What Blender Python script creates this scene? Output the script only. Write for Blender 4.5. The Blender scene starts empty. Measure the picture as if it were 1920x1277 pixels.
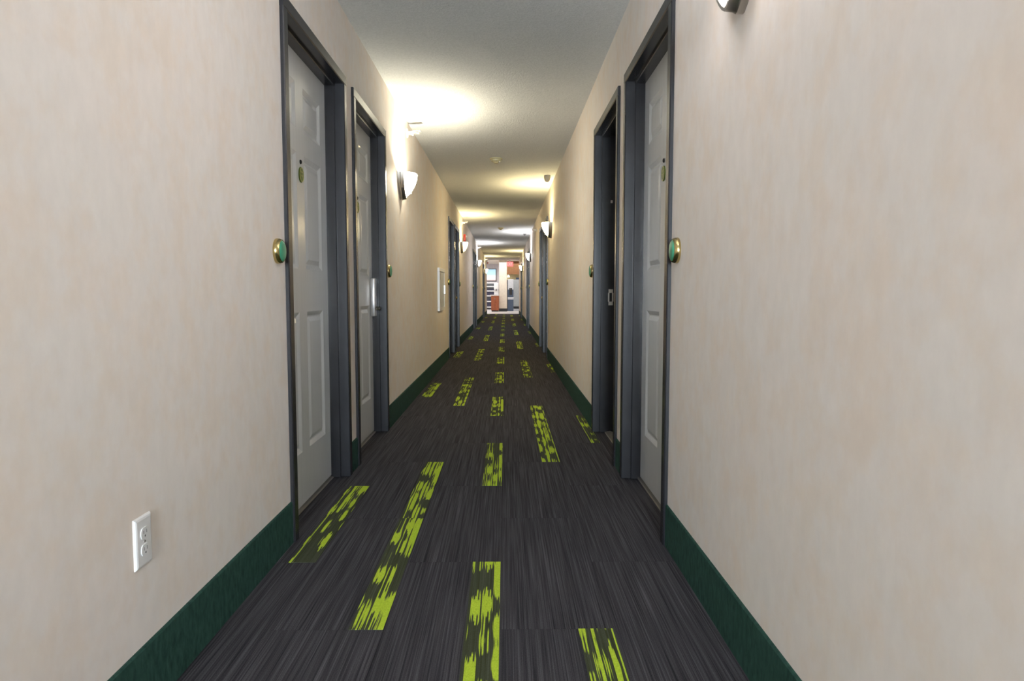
import bpy, bmesh, math, random
from mathutils import Vector, Matrix

random.seed(7)
SC = bpy.context.scene
COL = SC.collection
PI = math.pi

# ---------------------------------------------------------------- camera, light, exposure
CAM_H = 0.98
F_PX, CX, CY, VPX, VPY = 1285.0, 960.0, 638.5, 947.5, 548.0
pitch = math.atan((CY - VPY) / F_PX)
yaw = math.atan((CX - VPX) / F_PX * math.cos(pitch))
cam_data = bpy.data.cameras.new('camera')
cam_data.sensor_fit = 'HORIZONTAL'
cam_data.sensor_width = 36.0
cam_data.lens = 36.0 * F_PX / 1920.0
cam_data.clip_start = 0.02
cam_data.clip_end = 200.0
cam = bpy.data.objects.new('camera', cam_data)
COL.objects.link(cam)
cam.location = (0, 0, CAM_H)
cam.rotation_euler = (PI / 2 - pitch, 0, -yaw)
SC.camera = cam

world = bpy.data.worlds.new('world')
SC.world = world
world.use_nodes = True
world.node_tree.nodes['Background'].inputs['Color'].default_value = (0.85, 0.93, 1.0, 1)
world.node_tree.nodes['Background'].inputs['Strength'].default_value = 1.0

SC.view_settings.view_transform = 'Standard'
SC.view_settings.look = 'None'
SC.view_settings.gamma = 1.0
SC.view_settings.use_curve_mapping = False
SC.view_settings.exposure = 0.55
SC.cycles.diffuse_bounces = 6
SC.cycles.max_bounces = 12
SC.cycles.sample_clamp_indirect = 4.0


def area_light(name, loc, rot, sx, sy, power, col):
    d = bpy.data.lights.new(name, 'AREA')
    d.shape = 'RECTANGLE'
    d.size, d.size_y, d.energy, d.color = sx, sy, power, col
    o = bpy.data.objects.new(name, d)
    COL.objects.link(o)
    o.location, o.rotation_euler = loc, rot
    return o


DAY = (0.80, 0.91, 1.0)
# daylight entering by the glazed end of the hallway behind the camera; an added area light stands in for the lobby's daylight
area_light('end_window_daylight', (-0.1, -6.9, 1.35), (PI / 2, 0, 0), 1.3, 2.0, 500.0, DAY)
area_light('lobby_fill_light', (-0.6, 36.0, 2.5), (0, 0, 0), 4.0, 6.0, 170.0, (1.0, 0.96, 0.93))

WARM = (1.0, 0.80, 0.42)
MILD = (1.0, 0.90, 0.68)
COOL = (1.0, 0.97, 0.97)
LAMP_POWER = 30.0
LAMP_GLOW = 35.0


# ---------------------------------------------------------------- materials
def new_mat(name):
    m = bpy.data.materials.new(name)
    m.use_nodes = True
    nt = m.node_tree
    b = nt.nodes['Principled BSDF']
    return m, nt, b


def N(nt, kind, **kw):
    n = nt.nodes.new(kind)
    for k, v in kw.items():
        if k.startswith('_'):
            n.inputs[k[1:].replace('_', ' ')].default_value = v
        else:
            setattr(n, k, v)
    return n


def ramp(nt, fac, stops, interp='LINEAR'):
    r = nt.nodes.new('ShaderNodeValToRGB')
    r.color_ramp.interpolation = interp
    el = r.color_ramp.elements
    while len(el) < len(stops):
        el.new(0.5)
    for e, (p, c) in zip(el, stops):
        e.position = p
        e.color = (c[0], c[1], c[2], 1)
    nt.links.new(fac, r.inputs['Fac'])
    return r


def pos_noise(nt, scale_xyz, scale, detail=3.0, rough=0.5, rand=False):
    g = nt.nodes.new('ShaderNodeNewGeometry')
    mp = nt.nodes.new('ShaderNodeMapping')
    mp.inputs['Scale'].default_value = scale_xyz
    if rand:
        oi = nt.nodes.new('ShaderNodeObjectInfo')
        mul = nt.nodes.new('ShaderNodeVectorMath')
        mul.operation = 'MULTIPLY_ADD'
        cmb = nt.nodes.new('ShaderNodeCombineXYZ')
        for i in range(3):
            nt.links.new(oi.outputs['Random'], cmb.inputs[i])
        mul.inputs[1].default_value = (7.0, 31.0, 0.0)
        nt.links.new(cmb.outputs[0], mul.inputs[0])
        nt.links.new(g.outputs['Position'], mul.inputs[2])
        nt.links.new(mul.outputs[0], mp.inputs['Vector'])
    else:
        nt.links.new(g.outputs['Position'], mp.inputs['Vector'])
    t = nt.nodes.new('ShaderNodeTexNoise')
    t.inputs['Scale'].default_value = scale
    t.inputs['Detail'].default_value = detail
    t.inputs['Roughness'].default_value = rough
    nt.links.new(mp.outputs[0], t.inputs['Vector'])
    return t.outputs['Fac']


def mixcol(nt, fac, a, b, blend='MIX'):
    m = nt.nodes.new('ShaderNodeMix')
    m.data_type = 'RGBA'
    m.blend_type = blend
    for sock, v in ((m.inputs[0], fac), (m.inputs[6], a), (m.inputs[7], b)):
        if hasattr(v, 'links') or isinstance(v, bpy.types.NodeSocket):
            nt.links.new(v, sock)
        elif isinstance(v, (int, float)):
            sock.default_value = v
        else:
            sock.default_value = (v[0], v[1], v[2], 1)
    return m.outputs[2]


def bump(nt, bsdf, height, strength, dist):
    b = nt.nodes.new('ShaderNodeBump')
    b.inputs['Strength'].default_value = strength
    b.inputs['Distance'].default_value = dist
    nt.links.new(height, b.inputs['Height'])
    nt.links.new(b.outputs['Normal'], bsdf.inputs['Normal'])


def plain(name, col, rough=0.5, metal=0.0, emit=None, estr=0.0, spec=0.5, grain=0.06):
    m, nt, b = new_mat(name)
    if grain:
        f = pos_noise(nt, (1, 1, 1), 14.0, 2.0)
        lo = tuple(c * (1 - grain) for c in col)
        hi = tuple(min(1, c * (1 + grain)) for c in col)
        r = ramp(nt, f, [(0.3, lo), (0.7, hi)])
        nt.links.new(r.outputs['Color'], b.inputs['Base Color'])
    else:
        b.inputs['Base Color'].default_value = (*col, 1)
    b.inputs['Roughness'].default_value = rough
    b.inputs['Metallic'].default_value = metal
    b.inputs['Specular IOR Level'].default_value = spec
    if emit:
        b.inputs['Emission Color'].default_value = (*emit, 1)
        b.inputs['Emission Strength'].default_value = estr
    return m


M = {}

# wallpaper: sponge-painted cream with faint pink and yellow clouds and vertical brushing
m, nt, b = new_mat('wallpaper')
n1 = pos_noise(nt, (1, 1, 0.85), 3.4, 4.0, 0.55)
n2 = pos_noise(nt, (1, 1, 0.9), 9.0, 4.0, 0.6)
n3 = pos_noise(nt, (1, 1, 0.55), 26.0, 4.0, 0.6)
c1 = ramp(nt, n1, [(0.36, (0.860, 0.810, 0.760)), (0.64, (0.880, 0.785, 0.712))])
c2 = ramp(nt, n2, [(0.36, (0.845, 0.735, 0.635)), (0.56, (0.865, 0.818, 0.783))])
cc = mixcol(nt, 0.5, c1.outputs['Color'], c2.outputs['Color'])
c3 = ramp(nt, n3, [(0.3, (0.965, 0.965, 0.965)), (0.7, (1.02, 1.02, 1.02))])
cc = mixcol(nt, 1.0, cc, c3.outputs['Color'], 'MULTIPLY')
nt.links.new(cc, b.inputs['Base Color'])
b.inputs['Roughness'].default_value = 0.62
b.inputs['Specular IOR Level'].default_value = 0.35
bump(nt, b, n3, 0.05, 0.002)
M['wallpaper'] = m

m, nt, b = new_mat('popcorn_ceiling')
n1 = pos_noise(nt, (1, 1, 1), 85.0, 4.0, 0.65)
c = ramp(nt, n1, [(0.3, (0.68, 0.71, 0.72)), (0.7, (0.80, 0.83, 0.84))])
nt.links.new(c.outputs['Color'], b.inputs['Base Color'])
b.inputs['Roughness'].default_value = 0.95
b.inputs['Specular IOR Level'].default_value = 0.1
bump(nt, b, n1, 0.55, 0.012)
M['ceiling'] = m


def carpet_ground(nt):
    s1 = pos_noise(nt, (1, 0.006, 1), 260.0, 2.0, 0.65, True)
    s2 = pos_noise(nt, (1, 0.02, 1), 70.0, 3.0, 0.6, True)
    s3 = pos_noise(nt, (1, 1, 1), 320.0, 2.0, 0.6)
    a = mixcol(nt, 0.36, s1, s2)
    a = mixcol(nt, 0.22, a, s3)
    r = ramp(nt, a, [(0.36, (0.014, 0.0137, 0.016)), (0.46, (0.034, 0.033, 0.038)),
                     (0.56, (0.064, 0.062, 0.070)), (0.68, (0.120, 0.116, 0.128))])
    return r.outputs['Color'], a


m, nt, b = new_mat('charcoal_carpet')
cg, hh = carpet_ground(nt)
nt.links.new(cg, b.inputs['Base Color'])
b.inputs['Roughness'].default_value = 0.95
b.inputs['Specular IOR Level'].default_value = 0.12
bump(nt, b, hh, 0.35, 0.004)
M['carpet'] = m

m, nt, b = new_mat('lime_carpet')
cg, hh = carpet_ground(nt)
# threads 4 mm wide gathered in bundles 34 mm wide; along each bundle solid blocks thin out into single threads
g = nt.nodes.new('ShaderNodeNewGeometry')
sp = nt.nodes.new('ShaderNodeSeparateXYZ')
nt.links.new(g.outputs['Position'], sp.inputs[0])
oi = nt.nodes.new('ShaderNodeObjectInfo')


def mth(op, a, b_=None):
    n = nt.nodes.new('ShaderNodeMath')
    n.operation = op
    for i, v in enumerate((a, b_)):
        if v is None:
            continue
        if isinstance(v, (int, float)):
            n.inputs[i].default_value = v
        else:
            nt.links.new(v, n.inputs[i])
    return n.outputs[0]


wob = mth('MULTIPLY', pos_noise(nt, (0.2, 1, 1), 5.0, 1.0), 0.004)
xs = mth('ADD', mth('ADD', sp.outputs['X'], 0.0035), wob)
bundle = mth('FLOOR', mth('DIVIDE', xs, 0.0345))
thread = mth('FLOOR', mth('DIVIDE', xs, 0.0046))
seed = mth('MULTIPLY', oi.outputs['Random'], 90.0)
cv = nt.nodes.new('ShaderNodeCombineXYZ')
nt.links.new(mth('ADD', mth('MULTIPLY', bundle, 7.31), seed), cv.inputs[0])
nt.links.new(mth('MULTIPLY', sp.outputs['Y'], 5.5), cv.inputs[1])
blk = nt.nodes.new('ShaderNodeTexNoise')
blk.inputs['Scale'].default_value = 1.0
blk.inputs['Detail'].default_value = 0.0
nt.links.new(cv.outputs[0], blk.inputs['Vector'])
tv = nt.nodes.new('ShaderNodeCombineXYZ')
nt.links.new(mth('ADD', mth('MULTIPLY', thread, 3.17), seed), tv.inputs[0])
nt.links.new(mth('MULTIPLY', sp.outputs['Y'], 0.35), tv.inputs[1])
thn = nt.nodes.new('ShaderNodeTexNoise')
thn.inputs['Scale'].default_value = 1.0
thn.inputs['Detail'].default_value = 0.0
nt.links.new(tv.outputs[0], thn.inputs['Vector'])
diff = mth('SUBTRACT', blk.outputs['Fac'], mth('MULTIPLY', mth('SUBTRACT', thn.outputs['Fac'], 0.5), 0.95))
fr = mth('FRACT', mth('DIVIDE', xs, 0.0345))
gapn = mth('MULTIPLY', mth('SUBTRACT', mth('ABSOLUTE', mth('SUBTRACT', fr, 0.5)), 0.27), 1.1)
diff = mth('SUBTRACT', diff, mth('MAXIMUM', gapn, 0.0))
mask = ramp(nt, diff, [(0.475, (0, 0, 0)), (0.52, (1, 1, 1))])
s3 = pos_noise(nt, (1, 0.6, 1), 260.0, 2.0, 0.6)
lim = ramp(nt, s3, [(0.3, (0.33, 0.47, 0.030)), (0.7, (0.49, 0.64, 0.055))])
drab = mixcol(nt, 0.5, cg, (0.058, 0.075, 0.020))
cc = mixcol(nt, mask.outputs['Color'], drab, lim.outputs['Color'])
nt.links.new(cc, b.inputs['Base Color'])
b.inputs['Roughness'].default_value = 0.95
b.inputs['Specular IOR Level'].default_value = 0.1
bump(nt, b, hh, 0.3, 0.004)
M['lime'] = m

m, nt, b = new_mat('green_carpet_base')
n1 = pos_noise(nt, (1, 1, 0.4), 60.0, 3.0, 0.65)
c = ramp(nt, n1, [(0.3, (0.013, 0.040, 0.032)), (0.7, (0.030, 0.085, 0.066))])
nt.links.new(c.outputs['Color'], b.inputs['Base Color'])
b.inputs['Roughness'].default_value = 0.95
b.inputs['Specular IOR Level'].default_value = 0.15
bump(nt, b, n1, 0.3, 0.004)
M['green_base'] = m

m, nt, b = new_mat('grey_gloss_paint')
n1 = pos_noise(nt, (1, 1, 1), 9.0, 2.0, 0.5)
c = ramp(nt, n1, [(0.3, (0.014, 0.0145, 0.0175)), (0.7, (0.018, 0.0185, 0.0225))])
nt.links.new(c.outputs['Color'], b.inputs['Base Color'])
b.inputs['Roughness'].default_value = 0.27
M['frame'] = m

m, nt, b = new_mat('white_door_paint')
n1 = pos_noise(nt, (1, 1, 0.06), 70.0, 3.0, 0.6)
c = ramp(nt, n1, [(0.3, (0.70, 0.72, 0.735)), (0.7, (0.74, 0.76, 0.775))])
nt.links.new(c.outputs['Color'], b.inputs['Base Color'])
b.inputs['Roughness'].default_value = 0.30
bump(nt, b, n1, 0.05, 0.001)
b.inputs['Roughness'].default_value = 0.22
M['door'] = m

M['brass'] = plain('brass', (0.50, 0.40, 0.18), 0.22, 1.0)
M['jade'] = plain('jade_green_enamel', (0.055, 0.29, 0.165), 0.4, grain=0.2)
M['plaque'] = plain('olive_green_plaque', (0.13, 0.20, 0.03), 0.4, grain=0.35)
M['gold_print'] = plain('gold_print', (0.42, 0.40, 0.12), 0.4)
M['black'] = plain('black_plastic', (0.012, 0.012, 0.013), 0.4)
M['dark_bronze'] = plain('dark_bronze', (0.05, 0.045, 0.035), 0.4, 0.6)
M['nickel'] = plain('brushed_nickel', (0.42, 0.40, 0.37), 0.34, 1.0)
M['silver'] = plain('satin_silver', (0.80, 0.80, 0.82), 0.28, 0.7)
M['white_plastic'] = plain('white_plastic', (0.80, 0.80, 0.80), 0.35, grain=0.02)
M['ivory'] = plain('ivory_plastic', (0.58, 0.52, 0.30), 0.45, grain=0.04)
M['beige_plastic'] = plain('beige_plastic', (0.42, 0.38, 0.29), 0.45)
M['red'] = plain('red_plastic', (0.62, 0.05, 0.03), 0.35)
M['dark_slot'] = plain('dark_slot', (0.16, 0.16, 0.16), 0.6)
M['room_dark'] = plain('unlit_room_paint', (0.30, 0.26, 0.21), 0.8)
M['threshold'] = plain('grey_threshold_metal', (0.20, 0.19, 0.17), 0.45, 0.5)
M['lobby_tile'] = plain('pale_floor_tile', (0.52, 0.50, 0.50), 0.35)
M['lobby_wall'] = plain('lobby_lilac_paint', (0.66, 0.63, 0.68), 0.7)
M['lobby_cream'] = plain('lobby_cream_paint', (0.74, 0.68, 0.58), 0.7)
M['lobby_yellow'] = plain('lobby_yellow_paint', (0.66, 0.58, 0.32), 0.7)
M['soffit'] = plain('brown_soffit_panel', (0.22, 0.095, 0.030), 0.5, grain=0.15)
M['cabinet'] = plain('orange_brown_wood', (0.33, 0.085, 0.025), 0.4, grain=0.2)
M['counter'] = plain('pale_laminate', (0.66, 0.58, 0.54), 0.3)
M['steel'] = plain('stainless_steel', (0.40, 0.42, 0.43), 0.42, 0.85)
M['slate_blue'] = plain('slate_blue_plastic', (0.055, 0.085, 0.145), 0.4)
M['pale_grey'] = plain('pale_grey_plastic', (0.55, 0.58, 0.63), 0.4)
M['navy'] = plain('navy_cloth', (0.035, 0.035, 0.07), 0.6)

m, nt, b = new_mat('screen_picture')
g = nt.nodes.new('ShaderNodeTexCoord')
sp = nt.nodes.new('ShaderNodeSeparateXYZ')
nt.links.new(g.outputs['Generated'], sp.inputs[0])
r = ramp(nt, sp.outputs['Z'], [(0.0, (0.90, 0.62, 0.58)), (0.2, (0.95, 0.84, 0.84)), (0.42, (0.93, 0.95, 0.97)),
                               (0.52, (0.55, 0.80, 0.90)), (1.0, (0.42, 0.66, 0.80))])
nt.links.new(r.outputs['Color'], b.inputs['Emission Color'])
b.inputs['Emission Strength'].default_value = 0.85
b.inputs['Base Color'].default_value = (0.02, 0.02, 0.02, 1)
M['screen'] = m

m = plain('exit_sign_face', (0.55, 0.08, 0.08), 0.5, emit=(1.0, 0.24, 0.23), estr=0.8)
M['exit_face'] = m
M['exit_letter'] = plain('exit_sign_letter', (0.8, 0.6, 0.6), 0.5, emit=(1.0, 0.50, 0.48), estr=0.8)


def lamp_glass(name, col, k=1.0):
    m, nt, b = new_mat(name)
    b.inputs['Base Color'].default_value = (0.85, 0.84, 0.80, 1)
    b.inputs['Roughness'].default_value = 0.35
    n = pos_noise(nt, (1, 1, 1), 18.0, 2.0)
    r = ramp(nt, n, [(0.2, tuple(0.92 * c for c in col)), (0.8, col)])
    nt.links.new(r.outputs['Color'], b.inputs['Emission Color'])
    b.inputs['Emission Strength'].default_value = LAMP_GLOW * k
    return m


# ---------------------------------------------------------------- mesh helpers
class MB:
    def __init__(self):
        self.bm = bmesh.new()

    def box(self, x0, x1, y0, y1, z0, z1, bevel=0.0, seg=1):
        vs = [self.bm.verts.new(p) for p in
              ((x0, y0, z0), (x1, y0, z0), (x1, y1, z0), (x0, y1, z0), (x0, y0, z1), (x1, y0, z1), (x1, y1, z1), (x0, y1, z1))]
        fs = [self.bm.faces.new([vs[i] for i in q]) for q in
              ((0, 3, 2, 1), (4, 5, 6, 7), (0, 1, 5, 4), (1, 2, 6, 5), (2, 3, 7, 6), (3, 0, 4, 7))]
        if bevel:
            es = list({e for f in fs for e in f.edges})
            bmesh.ops.bevel(self.bm, geom=es, offset=bevel, segments=seg, affect='EDGES', profile=0.5)
        return self

    def loft(self, rings, closed=True, cap0=True, cap1=True):
        rv = [[self.bm.verts.new(p) for p in ring] for ring in rings]
        n = len(rv[0])
        for a, b in zip(rv, rv[1:]):
            for i in range(n if closed else n - 1):
                j = (i + 1) % n
                self.bm.faces.new((a[i], a[j], b[j], b[i]))
        if cap0:
            self.bm.faces.new(list(reversed(rv[0])))
        if cap1:
            self.bm.faces.new(rv[-1])
        return self

    def lathe(self, prof, axis='y', seg=24, origin=(0, 0, 0), sx=1.0, sz=1.0):
        """prof: (radius, height along axis)"""
        rings = []
        for r, h in prof:
            ring = []
            for i in range(seg):
                a = 2 * PI * i / seg
                c, s = r * math.cos(a) * sx, r * math.sin(a) * sz
                if axis == 'y':
                    p = (c, h, s)
                elif axis == 'z':
                    p = (c, s, h)
                else:
                    p = (h, c, s)
                ring.append((p[0] + origin[0], p[1] + origin[1], p[2] + origin[2]))
            rings.append(ring)
        return self.loft(rings)

    def prism(self, poly, axis, a, b):
        """poly: 2-D outline; extruded from a to b along axis"""
        def P(u, v, t):
            return {'z': (u, v, t), 'x': (t, u, v), 'y': (u, t, v)}[axis]
        return self.loft([[P(u, v, a) for u, v in poly], [P(u, v, b) for u, v in poly]])

    def mesh(self, name, mat, smooth=None):
        bmesh.ops.recalc_face_normals(self.bm, faces=self.bm.faces[:])
        me = bpy.data.meshes.new(name)
        self.bm.to_mesh(me)
        self.bm.free()
        me.materials.append(mat)
        if smooth is not None:
            for p in me.polygons:
                p.use_smooth = True
            me.set_sharp_from_angle(angle=math.radians(smooth))
        return me


def add(name, me, parent=None, loc=(0, 0, 0), rot=(0, 0, 0)):
    o = bpy.data.objects.new(name, me)
    COL.objects.link(o)
    o.location, o.rotation_euler = loc, rot
    if parent is not None:
        o.parent = parent
    return o


def build(mb, name, mat, parent=None, loc=(0, 0, 0), rot=(0, 0, 0), smooth=None):
    return add(name, mb.mesh(name, mat, smooth), parent, loc, rot)


def tag(o, label=None, cat=None, group=None, kind=None):
    if label:
        o['label'] = label
    if cat:
        o['category'] = cat
    if group:
        o['group'] = group
    if kind:
        o['kind'] = kind
    return o


def empty(name, loc, rz=0.0):
    o = bpy.data.objects.new(name, None)
    COL.objects.link(o)
    o.empty_display_size = 0.1
    o.location, o.rotation_euler = loc, (0, 0, rz)
    return o


# ---------------------------------------------------------------- room shell
XL, XR = -0.840, 0.625            # wall faces
CEIL = 2.44
Y0, Y1 = -7.0, 31.2
T = 0.16
FW, FO = 1.012, 0.05              # outer frame width, casing width
FTOP = 2.095
PAIRS = [(3.142, 4.330)]
LEFT_DOORS, RIGHT_DOORS = [], []
for k in range(4):
    d = 7.55 * k
    LEFT_DOORS += [3.142 + d, 4.330 + d]
    RIGHT_DOORS += [3.092 + d, 4.296 + d]


def wall_with_openings(name, x0, x1, doors, label):
    mb = MB()
    hw = FW / 2 - 0.02
    y = Y0
    for d in doors:
        mb.box(x0, x1, y, d - hw, 0, CEIL)
        mb.box(x0, x1, d - hw, d + hw, FTOP - 0.02, CEIL)
        y = d + hw
    mb.box(x0, x1, y, Y1, 0, CEIL)
    o = build(mb, name, M['wallpaper'])
    return tag(o, label, 'wall', kind='structure')


wall_with_openings('wall_left', XL - T, XL, LEFT_DOORS, 'left hallway wall in mottled cream and pink wallpaper')
wall_with_openings('wall_right', XR, XR + T, RIGHT_DOORS, 'right hallway wall in mottled cream and pink wallpaper')

o = build(MB().box(XL - T, XR + T, Y0, Y1, CEIL, CEIL + 0.1), 'ceiling', M['ceiling'])
tag(o, 'off-white textured hallway ceiling', 'ceiling', kind='structure')

# baseboards of green carpet, one length of wall at a time
BH, BT = 0.163, 0.008


def baseboards(side, doors, x_wall, sgn):
    y = Y0
    names = []
    stops = [(d - FW / 2, d + FW / 2) for d in doors] + [(Y1, None)]
    for i, (a, b_) in enumerate(stops):
        if a - y > 0.02:
            mb = MB()
            prof = [(x_wall, 0), (x_wall + sgn * BT, 0), (x_wall + sgn * BT, BH - 0.004), (x_wall + sgn * (BT - 0.003), BH), (x_wall, BH)]
            mb.prism(prof, 'y', y, a)
            o = build(mb, 'baseboard_' + side, M['green_base'])
            if i == 0:
                where = 'in front of the nearest %s door' % side
            elif i == len(stops) - 1:
                where = 'at the far end of the %s wall by the lobby' % side
            elif i % 2 == 1:
                where = 'short piece between the doors of the %s %s pair' % (['first', 'second', 'third', 'fourth'][i // 2], side)
            else:
                where = 'long run after the %s %s door pair' % (['first', 'second', 'third', 'fourth'][i // 2 - 1], side)
            tag(o, 'dark green carpet baseboard, ' + where, 'baseboard', kind='structure')
        y = b_ if b_ is not None else y


# prism with axis 'y' maps (u, v) to (u, t, v)
baseboards('left', LEFT_DOORS, XL, 1)
baseboards('right', RIGHT_DOORS, XR, -1)

# floor: underlay, then every carpet plank its own tile, laid ashlar fashion
fl = build(MB().box(XL - T, XR + T, Y0, Y1, -0.08, -0.004), 'floor', M['carpet'])
tag(fl, 'charcoal streaked carpet plank floor with lime stripes', 'floor', kind='structure')
U = 0.986
cols = [(XL, -0.690, 2.434), (-0.690, -0.355, 1.934), (-0.355, -0.020, 2.434), (-0.020, 0.315, 1.934), (0.315, XR, 2.434)]
stripe_x = [(-0.790, -0.690), (-0.458, -0.357), (-0.118, -0.018), (0.212, 0.315), (0.560, XR - 0.008)]


def lime_here(c, k):
    if c == 0:
        return k % 4 == 0
    if c == 1:
        return k % 4 in (0, 1)
    if c == 2:
        return k % 2 == 1
    if c == 3:
        return k % 4 in (2, 3)
    return k % 4 == 2


tile_cache = {}
G = 0.0005
for c, (x0, x1, ys) in enumerate(cols):
    for k in range(-3, 32):
        a, b_ = ys + U * k, ys + U * (k + 1)
        b_ = min(b_, Y1 - 0.005)
        if b_ - a < 0.1:
            continue
        length = round(b_ - a, 3)
        key = (c, length)
        if key not in tile_cache:
            tile_cache[key] = MB().box(x0 + G, x1 - G, G, length - G, -0.004, 0.0).mesh('carpet_tile', M['carpet'])
        t = add('carpet_tile', tile_cache[key], fl, (0, a, 0))
        if lime_here(c, k):
            key = (c, length, 's')
            if key not in tile_cache:
                tile_cache[key] = MB().box(stripe_x[c][0], stripe_x[c][1], G, length - G, -0.002, 0.0012).mesh('lime_stripe', M['lime'])
            add('lime_stripe', tile_cache[key], t)

# rear of the hallway (behind the camera): end wall round a tall glazed opening
mb = MB()
mb.box(XL - T, -0.78, Y0 - 0.12, Y0, 0, CEIL)
mb.box(0.58, XR + T, Y0 - 0.12, Y0, 0, CEIL)
mb.box(-0.78, 0.58, Y0 - 0.12, Y0, 2.38, CEIL)
mb.box(-0.78, 0.58, Y0 - 0.12, Y0, 0, 0.3)
tag(build(mb, 'wall_back', M['wallpaper']), 'end wall of the hallway around a tall window', 'wall', kind='structure')

# ---------------------------------------------------------------- doors
OW = FW - 2 * FO          # clear opening 0.912
DOOR_N = -0.083           # door face, measured from the wall face into the wall
LEAF_T = 0.042
OH = FTOP - FO            # opening height 2.045


def jamb_profile(sgn):
    # (t along the wall from the opening's edge outwards, n towards the hallway)
    p = [(0.0, 0.012), (0.004, 0.016), (FO - 0.004, 0.016), (FO, 0.012), (FO, 0.0005), (0.025, 0.0005), (0.025, -0.135),
         (-0.002, -0.135), (-0.002, -0.128), (-0.0, -0.1275), (0.0, DOOR_N - 0.001), (-0.014, DOOR_N - 0.001), (-0.014, -0.036), (-0.011, -0.033), (0.0, -0.033)]
    return [(sgn * (OW / 2 + t), n) for t, n in p]


def head_profile():
    p = [(0.0, 0.012), (0.004, 0.016), (FO - 0.004, 0.016), (FO, 0.012), (FO, 0.0005), (0.025, 0.0005), (0.025, -0.135),
         (-0.002, -0.135), (-0.002, -0.128), (-0.0, -0.1275), (0.0, DOOR_N - 0.001), (-0.014, DOOR_N - 0.001), (-0.014, -0.036), (-0.011, -0.033), (0.0, -0.033)]
    return [(n, OH + t) for t, n in p]


me_jamb = {s: MB().prism(jamb_profile(s), 'z', 0.002, OH).mesh('jamb', M['frame']) for s in (-1, 1)}
mbh = MB().prism(head_profile(), 'x', -OW / 2 - FO, OW / 2 + FO)
me_head = mbh.mesh('frame_head', M['frame'])

# six-panel leaf: stiles and rails around sunken fields, each raised panel a mesh of its own
LW = OW - 0.006
STILE, MUNT = 0.115, 0.115
rows = [(0.255, 0.890), (1.085, 1.600), (1.705, 1.905)]
pw = (LW - 2 * STILE - MUNT) / 2
pcols = [(-LW / 2 + STILE, -LW / 2 + STILE + pw), (LW / 2 - STILE - pw, LW / 2 - STILE)]
ZB, ZT = 0.014, OH - 0.004


def leaf_mesh():
    mb = MB()
    n1, n0 = 0.0, -LEAF_T
    mb.box(-LW / 2, -LW / 2 + STILE, n0, n1, ZB, ZT)
    mb.box(LW / 2 - STILE, LW / 2, n0, n1, ZB, ZT)
    zs = [ZB] + [z for r in rows for z in r] + [ZT]
    for i in range(0, len(zs), 2):
        mb.box(-LW / 2 + STILE, LW / 2 - STILE, n0, n1, zs[i], zs[i + 1])
    for a, b_ in rows:
        mb.box(-MUNT / 2, MUNT / 2, n0, n1, a, b_)
        for x0, x1 in pcols:
            mb.box(x0, x1, n0 + 0.008, -0.012, a, b_)
    return mb.mesh('door_leaf', M['door'])


def panel_mesh(x0, x1, a, b_):
    # ogee moulding sloping down from the stiles, then the raised field
    def ring(d, n):
        return [(x0 + d, n, a + d), (x1 - d, n, a + d), (x1 - d, n, b_ - d), (x0 + d, n, b_ - d)]
    mb = MB()
    mb.loft([ring(0.0, -0.013), ring(0.0, -0.0005), ring(0.006, -0.003), ring(0.020, -0.0105), ring(0.026, -0.0105), ring(0.046, -0.002), ring(0.05, -0.0015)])
    return mb.mesh('panel', M['door'])


me_leaf = leaf_mesh()
me_panels = [panel_mesh(x0, x1, a, b_) for a, b_ in rows for x0, x1 in pcols]
mb = MB().lathe([(0.010, 0.0), (0.010, 0.004), (0.0075, 0.006), (0.0075, 0.004)], 'y', 16)
me_peep = mb.mesh('peephole', M['black'], 40)
mb = MB().lathe([(0.034, 0.0), (0.035, 0.002), (0.034, 0.005), (0.030, 0.006)], 'y', 28, sx=0.88, sz=1.0)
me_plq = mb.mesh('number_plaque', M['plaque'], 40)
mb = MB()
for i in range(28):
    pass
# gold rim and stem-like sprig on the plaque
def ring_band(mb, r0, r1, n0, n1, seg=28, sx=0.88):
    prof = [(r0, n0), (r1, n0), (r1, n1), (r0, n1)]
    rings = []
    for i in range(seg):
        a = 2 * PI * i / seg
        rings.append([(r * math.cos(a) * sx, n, r * math.sin(a)) for r, n in prof])
    rings.append(rings[0])
    bm = mb.bm
    rv = [[bm.verts.new(p) for p in ring] for ring in rings[:-1]]
    rv.append(rv[0])
    for a, b_ in zip(rv, rv[1:]):
        for i in range(4):
            j = (i + 1) % 4
            bm.faces.new((a[i], a[j], b_[j], b_[i]))
    return mb


mb = ring_band(MB(), 0.0285, 0.0325, 0.004, 0.0072)
mb.box(-0.0022, 0.0022, 0.0055, 0.0072, -0.018, 0.018)
for s in (-1, 1):
    for z in (-0.010, 0.006):
        mb.prism([(s * 0.002, z), (s * 0.014, z + 0.006), (s * 0.014, z + 0.011), (s * 0.002, z + 0.005)], 'y', 0.0055, 0.0072)
me_plq_rim = mb.mesh('plaque_rim', M['gold_print'])

mb = MB().lathe([(0.032, 0.0), (0.032, 0.004), (0.026, 0.008), (0.012, 0.010), (0.011, 0.030), (0.020, 0.036), (0.027, 0.046), (0.027, 0.056), (0.020, 0.064), (0.008, 0.066)], 'y', 28)
me_knob = mb.mesh('door_knob', M['brass'], 40)
mb = MB().lathe([(0.024, 0.0), (0.024, 0.006), (0.018, 0.012), (0.006, 0.013)], 'y', 24)
me_bolt = mb.mesh('deadbolt', M['brass'], 40)

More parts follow.
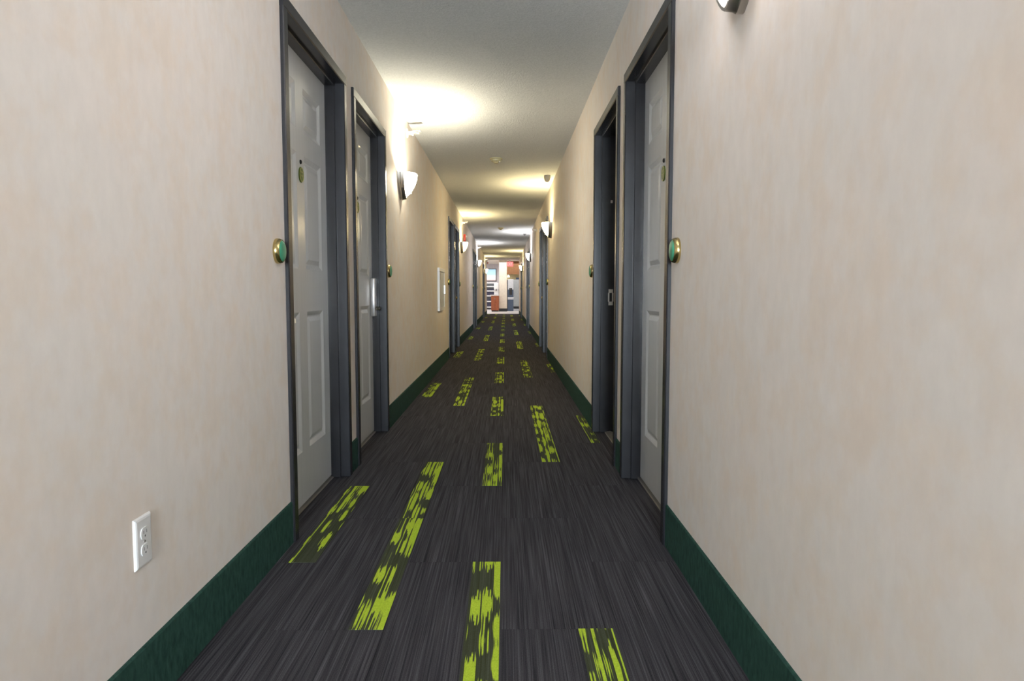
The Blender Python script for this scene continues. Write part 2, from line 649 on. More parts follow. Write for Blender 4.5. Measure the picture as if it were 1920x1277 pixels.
# upright silver electronic lock with a lever
mb = MB()
mb.box(-0.036, 0.036, 0.0, 0.032, -0.13, 0.13, 0.006, 2)
me_lock = mb.mesh('lock_housing', M['silver'], 40)
mb = MB()
mb.box(-0.022, 0.022, 0.031, 0.0335, 0.01, 0.10, 0.001)
me_lock_slot = mb.mesh('card_reader', M['pale_grey'])
me_thr = MB().prism([(-0.070, 0.0), (-0.074, 0.006), (-0.110, 0.009), (-0.130, 0.0)], 'x', -OW / 2, OW / 2).mesh('threshold', M['threshold'])
me_thr_fix = None


def lever_mesh(sgn):
    mb = MB()
    mb.lathe([(0.013, 0.030), (0.013, 0.058), (0.010, 0.062), (0.003, 0.063)], 'y', 16)
    rings = []
    for i in range(8):
        u = i / 7
        x = sgn * (0.0 + 0.105 * u)
        r = 0.011 - 0.004 * u
        n = 0.053 + 0.006 * math.sin(u * PI * 0.9)
        z = -0.004 * u * u
        rings.append([(x, n + r * 0.7 * math.cos(a), z + r * math.sin(a)) for a in [2 * PI * j / 10 for j in range(10)]])
    mb.loft(rings)
    return mb.mesh('lever', M['dark_bronze'], 50)


me_lever = {s: lever_mesh(s) for s in (-1, 1)}
me_hinge = MB().lathe([(0.007, -0.05), (0.007, 0.05)], 'z', 10).mesh('hinge', M['nickel'], 40)

NTH = ['first', 'second', 'third', 'fourth']


def make_door(side, y, idx, number, style, opened=False):
    rz = -PI / 2 if side == 'left' else PI / 2
    x = XL if side == 'left' else XR
    root = empty('door_%d' % number, (x, y, 0), rz)
    near = -1 if side == 'right' else 1        # local +x points to the camera on the left wall
    first_of_pair = idx % 2 == 0
    latch = near if first_of_pair else -near
    add('jamb', me_jamb[-1], root)
    add('jamb', me_jamb[1], root)
    add('frame_head', me_head, root)
    add('threshold', me_thr, root)
    what = 'closed white six-panel door in dark grey frame'
    if opened:
        lab = 'open doorway in dark grey frame with strike plate, second on the right'
    else:
        where = '%s door along the %s wall' % (['nearest', 'second', 'third', 'fourth', 'fifth', 'sixth', 'seventh', 'last'][idx], side)
        extra = {'knob': 'brass knob', 'lock': 'silver lever lock'}[style]
        lab = 'white six-panel door, dark grey frame, %s, %s' % (extra, where)
    tag(root, lab, 'door', kind='structure')
    if opened:
        hinge = empty('door_leaf_pivot', (0, 0, 0))
        bpy.data.objects.remove(hinge)
        # leaf swung into the unlit room about its near edge
        ang = math.radians(98)
        pivot = Vector((-latch * LW / 2, DOOR_N - LEAF_T, 0))
        R = Matrix.Rotation(-ang * latch, 4, 'Z')
        mat = Matrix.Translation(pivot) @ R @ Matrix.Translation((latch * LW / 2, LEAF_T, 0))
        leaf = add('door_leaf', me_leaf, root)
        leaf.matrix_local = mat
        for pm in me_panels:
            add('panel', pm, leaf)
        # strike plate and deadbolt keeper in the far jamb
        mb = MB()
        s = latch
        xa = s * (OW / 2 - 0.0015)
        mb.box(min(xa, s * OW / 2), max(xa, s * OW / 2), -0.120, -0.090, -0.055, -0.030)
        mb.box(min(xa, s * OW / 2), max(xa, s * OW / 2), -0.120, -0.090, 0.030, 0.055)
        mb.box(min(xa, s * OW / 2), max(xa, s * OW / 2), -0.096, -0.086, -0.030, 0.030)
        mb.box(min(xa, s * OW / 2), max(xa, s * OW / 2), -0.124, -0.114, -0.030, 0.030)
        build(mb, 'strike_plate', M['nickel'], root, (0, 0, 0.945))
        mb = MB()
        mb.box(min(xa, s * OW / 2), max(xa, s * OW / 2), -0.112, -0.098, -0.010, 0.010, 0.0005)
        build(mb, 'latch_keeper', M['nickel'], root, (0, 0, 1.60))
        return root
    leaf = add('door_leaf', me_leaf, root, (0, DOOR_N, 0))
    for pm in me_panels:
        add('panel', pm, leaf)
    pe = add('peephole', me_peep, leaf, (0, 0.0, 1.565))
    pq = add('number_plaque', me_plq, leaf, (0, 0.0, 1.508))
    add('plaque_rim', me_plq_rim, leaf, (0, 0.0, 1.508))
    lx = latch * (LW / 2 - 0.062)
    if style == 'knob':
        add('door_knob', me_knob, leaf, (lx, 0, 0.878))
    else:
        add('lock_housing', me_lock, leaf, (lx + latch * 0.012, 0, 0.945))
        add('card_reader', me_lock_slot, leaf, (lx + latch * 0.012, 0, 0.945))
        add('lever', me_lever[-latch], leaf, (lx + latch * 0.012, 0, 0.868))
    for z in (0.25, 1.02, 1.80):
        add('hinge', me_hinge, leaf, (-latch * (LW / 2 + 0.001), -LEAF_T - 0.002, z))
    return root


num = 1
for i, y in enumerate(LEFT_DOORS):
    make_door('left', y, i, num, 'lock' if i in (1,) else 'knob')
    num += 1
for i, y in enumerate(RIGHT_DOORS):
    make_door('right', y, i, num, 'knob', opened=(i == 1))
    num += 1

# the unlit room behind the open doorway
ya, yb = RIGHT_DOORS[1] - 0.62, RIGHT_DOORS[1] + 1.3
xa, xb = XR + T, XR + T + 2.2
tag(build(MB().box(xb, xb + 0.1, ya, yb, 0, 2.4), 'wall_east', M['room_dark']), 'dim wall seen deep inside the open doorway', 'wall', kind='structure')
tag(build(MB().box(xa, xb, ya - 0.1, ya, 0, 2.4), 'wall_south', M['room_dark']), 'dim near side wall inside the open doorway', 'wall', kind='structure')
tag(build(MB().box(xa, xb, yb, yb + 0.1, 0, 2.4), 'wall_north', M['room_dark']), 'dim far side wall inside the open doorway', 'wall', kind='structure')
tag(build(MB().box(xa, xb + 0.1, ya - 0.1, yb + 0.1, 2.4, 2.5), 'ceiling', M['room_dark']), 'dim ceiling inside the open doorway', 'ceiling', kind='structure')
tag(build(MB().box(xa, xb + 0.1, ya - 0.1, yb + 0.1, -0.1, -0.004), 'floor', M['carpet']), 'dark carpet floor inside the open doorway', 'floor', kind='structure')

# ---------------------------------------------------------------- brass-rimmed green roundels by the latch side of each door
mb = MB().lathe([(0.046, 0.0), (0.047, 0.004), (0.046, 0.011), (0.043, 0.019), (0.0395, 0.022), (0.0380, 0.0205), (0.0380, 0.014)], 'y', 36)
me_rim = mb.mesh('brass_rim', M['brass'], 50)
mb = MB().lathe([(0.0378, 0.012), (0.0378, 0.021), (0.033, 0.025), (0.022, 0.0275), (0.002, 0.0285)], 'y', 32)
me_face = mb.mesh('green_face', M['jade'], 50)


def roundel(side, y, label):
    o = empty('wall_roundel', (XL if side == 'left' else XR, y, 1.131), -PI / 2 if side == 'left' else PI / 2)
    add('brass_rim', me_rim, o)
    add('green_face', me_face, o)
    tag(o, label, 'wall plaque', 'green roundels beside the doors')


ORD = ['first', 'second', 'third', 'fourth']
for side, doors in (('left', LEFT_DOORS), ('right', RIGHT_DOORS)):
    for i, y in enumerate(doors):
        near = i % 2 == 0
        yy = y - 0.598 if near else y + 0.606
        if i == 0:
            lab = 'large-looking brass-rimmed green roundel just before the nearest %s door' % side
        elif i == 1:
            lab = 'green roundel just past the %s' % ('door with silver lever lock' if side == 'left' else 'open dark doorway on the right')
        else:
            lab = 'tiny green roundel %s the %s door pair on the %s wall' % ('before' if near else 'beyond', ORD[i // 2], side)
        roundel(side, yy, lab)

# ---------------------------------------------------------------- wall sconces
SH, SW, SD0, SD1 = 0.205, 0.145, 0.050, 0.140


def outline(u):
    """half width at height fraction u (0 bottom tip, 1 top)"""
    return SW * (0.05 + 0.95 * (1 - (1 - u) ** 1.9) ** 0.84)


def plate_mesh():
    us = [0, 0.06, 0.15, 0.28, 0.42, 0.58, 0.76, 1.0]
    pts = [(-outline(u), u * SH) for u in reversed(us)] + [(outline(u), u * SH) for u in us]
    inner = [(x * 0.93, SH - (SH - z) * 0.95) for x, z in pts]
    mb = MB()
    n = len(pts)
    bm = mb.bm
    # a shallow tray: back sheet, outer side walls with two steps, open at the top
    rings = [[(x, 0.0, z) for x, z in pts], [(x, 0.020, z) for x, z in pts],
             [(x * 0.97, 0.024, SH - (SH - z) * 0.98) for x, z in pts], [(x * 0.97, SD0, SH - (SH - z) * 0.965) for x, z in pts],
             [(x * 0.90, SD0, SH - (SH - z) * 0.92) for x, z in pts], [(x * 0.90, 0.006, SH - (SH - z) * 0.92) for x, z in pts]]
    mb.loft(rings, closed=False, cap0=False, cap1=False)
    bm.verts.ensure_lookup_table()
    k = len(rings)
    # back sheet
    base = [bm.verts[i] for i in range(n)]
    last = [bm.verts[(k - 1) * n + i] for i in range(n)]
    bm.faces.new(list(reversed(base)))
    bm.faces.new(last)
    # close the two open ends at the top
    bm.faces.new([bm.verts[r * n] for r in range(k)])
    bm.faces.new([bm.verts[r * n + n - 1] for r in reversed(range(k))])
    return mb.mesh('metal_surround', M['nickel'], 40)


def glass_bowl(mat):
    mb = MB()
    rings = []
    for u in (0.03, 0.10, 0.2, 0.32, 0.46, 0.62, 0.80, 1.0):
        w = outline(u) * 0.92
        d = 0.012 + (SD1 - SD0 - 0.012) * (1 - (1 - u) ** 1.7) ** 0.85
        zz = 0.034 + u * (SH - 0.036)
        ring = []
        for i in range(25):
            a = PI * i / 24
            ca, sa = math.cos(a), math.sin(a)
            # slightly faceted front, like pressed glass panes
            ring.append((-w * math.copysign(abs(ca) ** 0.85, ca), SD0 - 0.004 + d * abs(sa) ** 0.85, zz))
        rings.append(ring)
    rings_in = [[(x * 0.95, SD0 - 0.004 + (y - SD0 + 0.004) * 0.95, z + (0.004 if z < SH * 0.9 else 0)) for x, y, z in r] for r in rings]
    mb.loft(rings, closed=False, cap0=False, cap1=False)
    n0 = len(mb.bm.verts)
    mb.loft(rings_in, closed=False, cap0=False, cap1=False)
    bm = mb.bm
    bm.verts.ensure_lookup_table()
    m_ = 25
    top_o = [bm.verts[7 * m_ + i] for i in range(m_)]
    top_i = [bm.verts[n0 + 7 * m_ + i] for i in range(m_)]
    for i in range(m_ - 1):
        bm.faces.new((top_o[i], top_o[i + 1], top_i[i + 1], top_i[i]))
    bm.faces.new([bm.verts[i] for i in range(m_)])
    return mb.mesh('glass_bowl', mat, 60)


me_plate = plate_mesh()
me_glass = {}
bulb_me = {}


def sconce(side, y, z, col, label, power=1.0):
    key = (col, power)
    if key not in me_glass:
        me_glass[key] = glass_bowl(lamp_glass('lit_opal_glass', col, 1.0 if power == 1.0 else 0.36))
        bulb_me[key] = MB().lathe([(0.004, 0.02), (0.012, 0.022), (0.014, 0.04), (0.020, 0.06), (0.024, 0.078), (0.022, 0.092), (0.014, 0.103), (0.003, 0.107)], 'z', 14).mesh(
            'bulb', plain('lit_bulb', (0.9, 0.9, 0.85), 0.4, emit=col, estr=5.0, grain=0), 60)
    rz = -PI / 2 if side == 'left' else PI / 2
    o = empty('wall_sconce', (XL if side == 'left' else XR, y, z), rz)
    add('metal_surround', me_plate, o)
    add('glass_bowl', me_glass[key], o)
    add('bulb', bulb_me[key], o, (0, 0.078, 0.03))
    d = bpy.data.lights.new('sconce_light', 'POINT')
    d.energy = LAMP_POWER * power
    d.color = col
    d.shadow_soft_size = 0.02
    l = bpy.data.objects.new('sconce_light', d)
    COL.objects.link(l)
    l.parent = o
    l.location = (0, 0.078, 0.160)
    tag(o, label, 'wall lamp', 'half-bowl sconces along the hallway')
    return o


SZ = 1.715
L_S = [(-2.0, COOL, None), (5.56, MILD, 'lit half-bowl sconce nearest on the left wall, past the two doors'),
       (13.05, WARM, 'lit sconce on the left wall under the red alarm, second of the left row'),
       (20.45, COOL, 'lit sconce on the left wall, third of the left row'),
       (28.0, WARM, 'smallest lit sconce on the left wall, beside the lobby opening')]
R_S = [(-5.7, COOL, None), (1.845, COOL, 'lit sconce at the top edge of the photo on the near right wall'),
       (9.33, WARM, 'lit half-bowl sconce on the right wall beyond the open doorway'),
       (16.65, COOL, 'lit sconce on the right wall, third from the camera'),
       (24.4, WARM, 'farthest lit sconce on the right wall near the lobby')]
for y, c, lab in L_S:
    sconce('left', y, SZ, c, lab or 'lit sconce on the left wall behind the viewpoint', 0.95 if y < 3 else 1.0)
for y, c, lab in R_S:
    sconce('right', y, SZ - 0.006, c, lab or 'lit sconce on the right wall behind the viewpoint', 0.95 if y < 3 else 1.0)

# ---------------------------------------------------------------- small wall and ceiling fittings
# duplex outlet
o = empty('power_outlet', (XL, 1.554, 0.407), -PI / 2)
tag(o, 'white duplex power outlet low on the near left wall', 'outlet')
mb = MB()
def rr(d, n):
    return [(-0.036 + d, n, -0.059 + d), (0.036 - d, n, -0.059 + d), (0.036 - d, n, 0.059 - d), (-0.036 + d, n, 0.059 - d)]
mb.loft([rr(0, 0.0), rr(0, 0.002), rr(0.003, 0.0055), rr(0.007, 0.0068)])
build(mb, 'cover_plate', M['white_plastic'], o)
for z in (-0.0195, 0.0195):
    mb = MB()
    pts = []
    for i in range(24):
        a = 2 * PI * i / 24
        pts.append((0.0172 * math.cos(a), max(-0.0135, min(0.0135, 0.0172 * math.sin(a)))))
    mb.prism(pts, 'y', 0.005, 0.0088)
    rc = build(mb, 'receptacle', M['white_plastic'], o, (0, 0, z))
    mb = MB()
    mb.box(-0.0075, -0.0053, 0.0082, 0.0091, -0.001, 0.0075)
    mb.box(0.0053, 0.0075, 0.0082, 0.0091, -0.0005, 0.007)
    mb.lathe([(0.0026, 0.0082), (0.0026, 0.0091)], 'y', 10, (0, 0, -0.0065))
    build(mb, 'slots', M['dark_slot'], rc)
build(MB().lathe([(0.0032, 0.006), (0.003, 0.0078), (0.0015, 0.0082)], 'y', 12), 'screw', M['nickel'], o)

# sidewall sprinklers
mb = MB().lathe([(0.040, 0.0), (0.040, 0.003), (0.034, 0.010), (0.020, 0.014)], 'y', 24)
me_esc = mb.mesh('escutcheon', M['white_plastic'], 40)
mb = MB().lathe([(0.015, 0.010), (0.015, 0.040), (0.020, 0.042), (0.020, 0.056), (0.013, 0.060)], 'y', 18)
for s in (-1, 1):
    mb.loft([[(s * 0.016 + dx, 0.052, dz) for dx, dz in ((-.004, -.004), (.004, -.004), (.004, .004), (-.004, .004))],
             [(s * 0.018 + dx, 0.080, dz) for dx, dz in ((-.004, -.004), (.004, -.004), (.004, .004), (-.004, .004))],
             [(s * 0.005 + dx, 0.100, dz) for dx, dz in ((-.004, -.004), (.004, -.004), (.004, .004), (-.004, .004))]])
me_spr = mb.mesh('sprinkler_body', M['white_plastic'], 40)
mb = MB().box(-0.024, 0.024, 0.100, 0.103, -0.008, 0.012)
mb.prism([(0.060, 0.012), (0.118, 0.016), (0.118, 0.020), (0.060, 0.016)], 'x', -0.024, 0.024)
me_def = mb.mesh('deflector', M['white_plastic'])
me_bulb2 = MB().lathe([(0.005, 0.060), (0.006, 0.078), (0.004, 0.098)], 'y', 10).mesh('glass_bulb', M['red'], 50)


def sprinkler(side, y, z, label):
    o = empty('sidewall_sprinkler', (XL if side == 'left' else XR, y, z), -PI / 2 if side == 'left' else PI / 2)
    add('escutcheon', me_esc, o)
    add('sprinkler_body', me_spr, o)
    add('deflector', me_def, o)
    add('glass_bulb', me_bulb2, o)
    tag(o, label, 'sprinkler', 'sidewall sprinklers')


sprinkler('left', 5.97, 2.335, 'white sidewall sprinkler above the nearest left sconce')
sprinkler('left', 13.42, 2.325, 'white sidewall sprinkler above the second left sconce and red alarm')
sprinkler('left', 20.85, 2.325, 'white sidewall sprinkler above the third left sconce')
sprinkler('left', 28.4, 2.325, 'tiny white sidewall sprinkler above the farthest left sconce')
sprinkler('right', 13.5, 2.19, 'white sidewall sprinkler high on the right wall before the cool lamp')

# smoke detectors
def smoke(x, y, label):
    o = empty('smoke_detector', (x, y, CEIL))
    build(MB().lathe([(0.070, 0.0), (0.070, -0.010), (0.064, -0.013)], 'z', 32), 'base_ring', M['ivory'], o, smooth=40)
    build(MB().lathe([(0.056, -0.012), (0.054, -0.028), (0.044, -0.036), (0.026, -0.042), (0.024, -0.050), (0.004, -0.052)], 'z', 32), 'sensing_head', M['ivory'], o, smooth=40)
    build(MB().lathe([(0.006, -0.034), (0.005, -0.044), (0.002, -0.046)], 'z', 10, (0.036, -0.02, 0)), 'indicator', M['white_plastic'], o, smooth=40)
    tag(o, label, 'smoke detector', 'ceiling smoke detectors')


smoke(-0.101, 7.62, 'ivory round smoke detector on the ceiling before the bright lamp pool')
smoke(-0.102, 15.69, 'small far ivory smoke detector on the ceiling mid hallway')

# small dome camera on the ceiling, by the right wall
def dome(x, y, mat_body, mat_dome, label, s):
    o = empty('dome_camera', (x, y, CEIL))
    build(MB().lathe([(0.040 * s, 0.0), (0.040 * s, -0.020 * s), (0.038 * s, -0.030 * s)], 'z', 24), 'housing', mat_body, o, smooth=40)
    prof = [(0.036 * s * math.cos(a), (-0.030 - 0.045 * math.sin(a)) * s) for a in [PI / 2 * i / 7 for i in range(7)]] + [(0.002, -0.075 * s)]
    build(MB().lathe(prof, 'z', 24), 'dome_cover', mat_dome, o, smooth=60)
    tag(o, label, 'camera')


dome(0.528, 8.75, M['beige_plastic'], M['beige_plastic'], 'beige dome fitting hanging from ceiling near the right sconce glow', 1.05)
dome(0.478, 16.93, M['white_plastic'], M['black'], 'far white dome camera with black lens cover under the ceiling', 1.0)

# red fire alarm on the left wall
o = empty('fire_alarm', (XL, 13.95, 2.075), -PI / 2)
tag(o, 'red fire alarm horn on the left wall above the second sconce', 'fire alarm')
build(MB().box(-0.055, 0.055, 0, 0.042, -0.068, 0.068, 0.008, 2), 'alarm_body', M['red'], o, smooth=40)
build(MB().box(-0.030, 0.030, 0.040, 0.058, 0.012, 0.050, 0.006, 2), 'strobe_lens', M['white_plastic'], o, smooth=40)
mb = MB()
for i in range(4):
    mb.box(-0.035, 0.035, 0.0405, 0.0445, -0.052 + i * 0.014, -0.046 + i * 0.014)
build(mb, 'horn_grille', M['dark_slot'], o)

# red and white strobe at the end of the left wall
o = empty('fire_alarm', (XL, 30.6, 2.33), -PI / 2)
tag(o, 'white and red alarm strobe at the far end of the left wall', 'fire alarm')
build(MB().box(-0.07, 0.07, 0, 0.05, -0.11, 0.11, 0.008, 2), 'alarm_body', M['white_plastic'], o, smooth=40)
build(MB().box(-0.045, 0.045, 0.048, 0.085, -0.09, -0.01, 0.006, 2), 'strobe_lens', M['red'], o, smooth=40)

# extinguisher cabinet: white trim round a white door
o = empty('extinguisher_cabinet', (XL, 8.88, 1.015), -PI / 2)
tag(o, 'white framed wall cabinet on the left wall before the second door pair', 'cabinet')
cw, ch = 0.36, 0.27
mb = MB()
mb.box(-cw, cw, 0, 0.030, ch - 0.045, ch, 0.004)
mb.box(-cw, cw, 0, 0.030, -ch, -ch + 0.045, 0.004)
mb.box(-cw, -cw + 0.045, 0, 0.030, -ch + 0.045, ch - 0.045, 0.004)
mb.box(cw - 0.045, cw, 0, 0.030, -ch + 0.045, ch - 0.045, 0.004)
build(mb, 'trim_frame', M['white_plastic'], o)
build(MB().box(-cw + 0.05, cw - 0.05, 0, 0.022, -ch + 0.05, ch - 0.05, 0.003), 'cabinet_door', M['pale_grey'], o)
build(MB().box(-cw + 0.06, -cw + 0.085, 0.020, 0.045, -0.06, 0.06, 0.004), 'pull_handle', M['nickel'], o)
for z in (-0.16, 0.16):
    build(MB().lathe([(0.006, z - 0.04), (0.006, z + 0.04)], 'z', 10, (cw - 0.047, 0.028, 0)), 'hinge', M['nickel'], o, smooth=40)

# ---------------------------------------------------------------- the lobby beyond
LX0, LX1, LY1, LC = -3.2, 3.0, 40.0, 2.62
tag(build(MB().box(LX0, LX1, Y1, LY1, -0.1, 0.0), 'floor', M['lobby_tile']), 'pale tiled lobby floor beyond the carpet', 'floor', kind='structure')
tag(build(MB().box(LX0, LX1, Y1, LY1, LC, LC + 0.1), 'ceiling', M['lobby_cream']), 'lobby ceiling beyond the hallway', 'ceiling', kind='structure')
tag(build(MB().box(LX0, LX1, LY1, LY1 + 0.1, 0, LC), 'wall_lobby_back', M['lobby_wall']), 'pale lilac back wall of the lobby', 'wall', kind='structure')
tag(build(MB().box(LX0 - 0.1, LX0, Y1, LY1, 0, LC), 'wall_lobby_left', M['lobby_wall']), 'left wall of the lobby', 'wall', kind='structure')
tag(build(MB().box(LX1, LX1 + 0.1, Y1, LY1, 0, LC), 'wall_lobby_right', M['lobby_cream']), 'right wall of the lobby', 'wall', kind='structure')
mb = MB()
mb.box(LX0, XL - T, Y1 - 0.1, Y1, 0, LC)
mb.box(XR + T, LX1, Y1 - 0.1, Y1, 0, LC)
mb.box(XL - T, XR + T, Y1 - 0.02, Y1, CEIL + 0.1, LC)
tag(build(mb, 'wall_lobby_front', M['lobby_cream']), 'lobby side of the wall around the hallway opening', 'wall', kind='structure')
tag(build(MB().box(0.08, 2.9, 38.6, 38.7, 0, LC - 0.002), 'wall_kitchenette', M['lobby_yellow']), 'yellowish wall behind the steel cooler', 'wall', kind='structure')

# column with its black base
o = empty('column', (-0.12, 35.3, 0))
tag(o, 'broad cream square column standing in the lobby opening', 'column', kind='structure')
build(MB().box(-0.20, 0.195, -0.2, 0.2, 0.15, LC - 0.001, 0.006), 'shaft', M['lobby_cream'], o)
build(MB().box(-0.215, 0.21, -0.215, 0.215, 0.0, 0.15, 0.006), 'base', M['black'], o)

# brown soffit over the kitchenette
mb = MB().box(0.09, 2.9, 36.6, 38.599, 1.98, LC - 0.001)
mb.box(0.07, 2.9, 36.56, 36.6, 1.93, 1.985)
tag(build(mb, 'trim_1', M['soffit']), 'brown panelled soffit above the steel cooler', 'soffit', kind='structure')

# exit sign
o = empty('exit_sign', (0.205, 31.0, 2.24))
tag(o, 'red lit exit sign hanging at the end of the hallway ceiling', 'sign')
build(MB().box(-0.15, 0.15, -0.02, 0.02, -0.11, 0.11, 0.004), 'sign_box', M['exit_face'], o)
build(MB().box(-0.03, 0.03, -0.015, 0.015, 0.108, CEIL - 2.24, 0.002), 'hanger', M['white_plastic'], o)
mb = MB()
def bar(x0, z0, x1, z1, w=0.010):
    dx, dz = x1 - x0, z1 - z0
    L = math.hypot(dx, dz)
    px, pz = -dz / L * w / 2, dx / L * w / 2
    mb.prism([(x0 + px, z0 + pz), (x1 + px, z1 + pz), (x1 - px, z1 - pz), (x0 - px, z0 - pz)], 'y', -0.0225, -0.0195)
lh = 0.055
bar(-0.115, -lh, -0.115, lh); bar(-0.115, lh - .005, -0.068, lh - .005); bar(-0.115, 0, -0.074, 0); bar(-0.115, -lh + .005, -0.068, -lh + .005)
bar(-0.050, -lh, 0.002, lh); bar(-0.050, lh, 0.002, -lh)
bar(0.024, -lh, 0.024, lh)
bar(0.046, lh - .005, 0.104, lh - .005); bar(0.075, lh, 0.075, -lh)
build(mb, 'lettering', M['exit_letter'], o)

# orange-brown cabinet with pale counter
o = empty('base_cabinet', (-0.52, 35.0, 0))
tag(o, 'orange-brown wooden cabinet left of the cream column', 'cabinet')
build(MB().box(-0.20, 0.195, -0.25, 0.25, 0.06, 0.80, 0.004), 'carcass', M['cabinet'], o)
build(MB().box(-0.18, 0.175, -0.21, 0.23, 0.0, 0.062), 'plinth', M['black'], o)
build(MB().box(-0.245, 0.195, -0.28, 0.25, 0.80, 0.845, 0.006), 'counter_top', M['counter'], o)
for s in (-1, 1):
    d = build(MB().box(-0.094, 0.094, -0.268, -0.249, 0.075, 0.785, 0.004), 'door', M['cabinet'], o, (s * 0.0975 - 0.002, 0, 0))
    build(MB().box(-0.006, 0.006, -0.285, -0.267, 0.60, 0.70, 0.002), 'handle', M['nickel'], d, (-s * 0.07, 0, 0))

# white drink dispenser on the cabinet
o = empty('drink_dispenser', (-0.46, 35.05, 0.845))
tag(o, 'white drink dispenser with dark tap on the orange-brown cabinet', 'dispenser')
build(MB().box(-0.12, 0.12, -0.13, 0.13, 0.0, 0.04, 0.006), 'base', M['pale_grey'], o)
build(MB().box(-0.11, 0.11, 0.0, 0.12, 0.04, 0.26, 0.006), 'stand', M['white_plastic'], o)
build(MB().lathe([(0.10, 0.26), (0.125, 0.28), (0.125, 0.56), (0.11, 0.60), (0.03, 0.62)], 'z', 24, sx=0.95), 'tank', M['white_plastic'], o, smooth=40)
build(MB().box(-0.02, 0.02, -0.165, -0.11, 0.20, 0.30, 0.006), 'tap', M['black'], o)

# tall drink machine with recess, over a slate blue front
o = empty('drink_machine', (0.295, 36.2, 0))
tag(o, 'tall grey and slate blue drink machine with black recess right of the column', 'drink machine')
mb = MB()
mb.box(-0.16, 0.13, -0.22, 0.25, 0.72, 1.12, 0.004)
build(mb, 'lower_body', M['slate_blue'], o)
build(MB().box(-0.16, 0.13, -0.25, 0.25, 0.0, 0.60, 0.006), 'base_unit', M['slate_blue'], o)
build(MB().box(-0.17, 0.14, -0.26, 0.25, 0.60, 0.72, 0.006), 'pale_band', M['pale_grey'], o)
build(MB().box(-0.16, 0.13, -0.25, 0.25, 1.12, 1.66, 0.010), 'upper_body', M['pale_grey'], o)
rc = build(MB().box(-0.085, 0.055, -0.262, -0.249, 0.84, 1.20, 0.004), 'dispensing_recess', M['black'], o)
build(MB().lathe([(0.012, 1.12), (0.010, 1.16), (0.014, 1.19)], 'z', 12, (-0.015, -0.275, 0)), 'nozzle', M['nickel'], rc, smooth=40)
build(MB().box(-0.205, -0.162, -0.20, 0.25, 0.0, 1.62, 0.004), 'side_panel', M['navy'], o)

# stainless cooler
o = empty('steel_refrigerator', (0.76, 37.0, 0))
tag(o, 'stainless steel refrigerator with black base at the right of the lobby opening', 'refrigerator')
build(MB().box(-0.33, 0.40, -0.3, 0.4, 0.22, 1.66, 0.008), 'body', M['steel'], o)
build(MB().box(-0.32, 0.39, -0.27, 0.4, 0.10, 0.222), 'black_base', M['black'], o)
build(MB().box(-0.33, 0.40, -0.29, 0.4, 0.0, 0.10), 'kick_plate', M['pale_grey'], o)
d = build(MB().box(-0.325, 0.395, -0.325, -0.301, 0.24, 1.64, 0.006), 'door', M['steel'], o)
build(MB().lathe([(0.010, 0.80), (0.010, 1.30)], 'z', 12, (0.33, -0.355, 0)), 'handle', M['nickel'], d, smooth=40)
o = empty('wire_basket', (0.70, 36.95, 1.66))
tag(o, 'small dark basket on top of the steel refrigerator', 'basket')
build(MB().loft([[(x, y, 0.0) for x, y in ((-.12, -.09), (.12, -.09), (.12, .09), (-.12, .09))],
                 [(x * 1.15, y * 1.15, 0.10) for x, y in ((-.12, -.09), (.12, -.09), (.12, .09), (-.12, .09))],
                 [(x * 1.08, y * 1.08, 0.10) for x, y in ((-.12, -.09), (.12, -.09), (.12, .09), (-.12, .09))],
                 [(x * 0.95, y * 0.95, 0.01) for x, y in ((-.12, -.09), (.12, -.09), (.12, .09), (-.12, .09))]]), 'basket_body', M['slate_blue'], o)

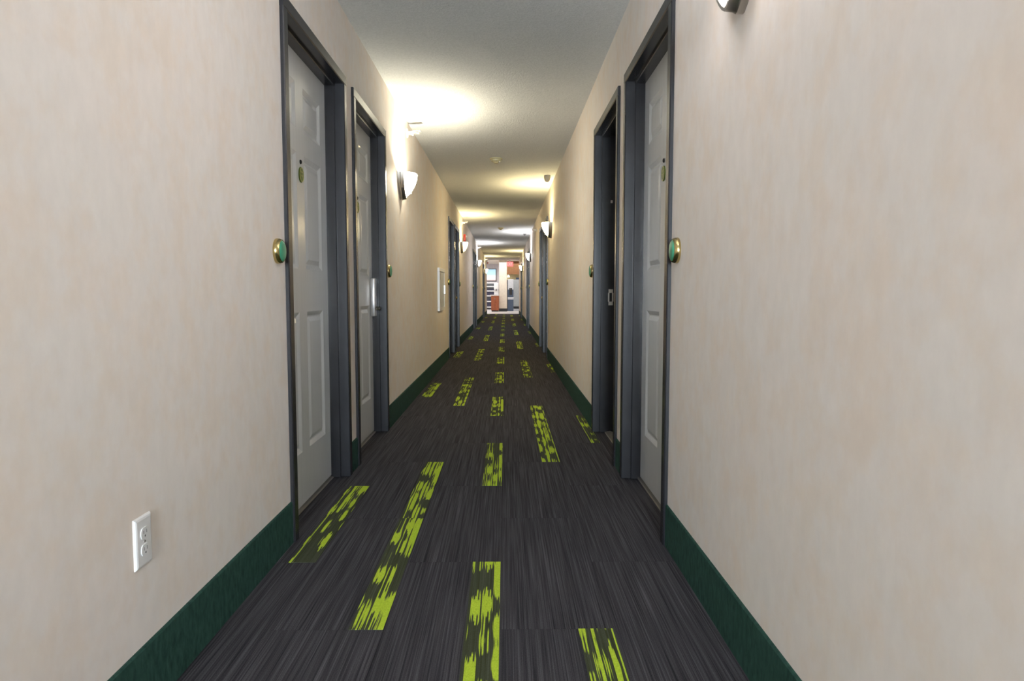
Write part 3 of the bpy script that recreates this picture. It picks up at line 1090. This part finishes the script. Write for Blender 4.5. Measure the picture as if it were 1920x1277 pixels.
# wall lamp right of the column over the machine (a bright spot in the photograph)
o = empty('pendant_lamp', (0.17, 36.9, 1.93))
tag(o, 'small white lit pendant lamp under the brown soffit beside the column', 'lamp')
build(MB().lathe([(0.004, 0.052), (0.004, -0.03)], 'z', 8, ), 'rod', M['nickel'], o)
build(MB().lathe([(0.012, -0.02), (0.05, -0.06), (0.07, -0.14), (0.065, -0.15), (0.01, -0.15)], 'z', 20), 'shade', plain('lit_shade', (0.9, 0.88, 0.84), 0.4, emit=(1.0, 0.93, 0.82), estr=1.6, grain=0), o, smooth=40)

# screen on the lobby's back wall
o = empty('wall_screen', (-1.02, LY1, 1.98))
tag(o, 'wall screen with pale blue and white picture at the back of the lobby', 'screen')
build(MB().box(-0.62, 0.50, -0.06, 0.0, -0.36, 0.36, 0.006), 'bezel', M['black'], o)
build(MB().box(-0.585, 0.465, -0.0625, -0.058, -0.32, 0.33), 'display', M['screen'], o)

# white rack under the screen with dark stacks
o = empty('shelf_rack', (-1.05, 39.5, 0))
tag(o, 'white open shelf rack under the wall screen in the lobby', 'shelves')
for x in (-0.6, 0.56):
    build(MB().box(x, x + 0.04, -0.22, 0.30, 0.0, 1.52, 0.003), 'side_panel', M['white_plastic'], o)
RZ = [0.10, 0.42, 0.74, 1.02, 1.27, 1.48]
for z in RZ:
    build(MB().box(-0.56, 0.56, -0.22, 0.30, z, z + 0.06, 0.003), 'shelf', M['white_plastic'], o)
build(MB().box(-0.56, 0.56, 0.28, 0.30, 0.16, 1.48), 'back_board', M['pale_grey'], o)
k = 0
for zi, (hh_, mt, nm, lb) in enumerate([(0.22, 'navy', 'storage_bin', 'navy bin on the lowest shelf of the white lobby rack'),
                                       (0.10, 'navy', 'storage_bin', 'low navy bin on the second shelf of the white lobby rack'),
                                       (0.19, 'navy', 'storage_bin', 'navy bin on the middle shelf of the white lobby rack'),
                                       (0.07, 'navy', 'storage_bin', 'shallow navy tray on the fourth shelf of the white lobby rack')]):
    w = 0.53
    z = RZ[zi] + 0.06
    mb = MB()
    ring = lambda s, zz: [(-w * s, -0.20 * s, zz), (w * s, -0.20 * s, zz), (w * s, 0.24 * s, zz), (-w * s, 0.24 * s, zz)]
    mb.loft([ring(0.96, 0.0), ring(1.0, hh_), ring(0.97, hh_), ring(0.93, 0.01)])
    b_ = build(mb, nm, M[mt], None, (-1.05, 39.5, z))
    tag(b_, lb, 'bin')
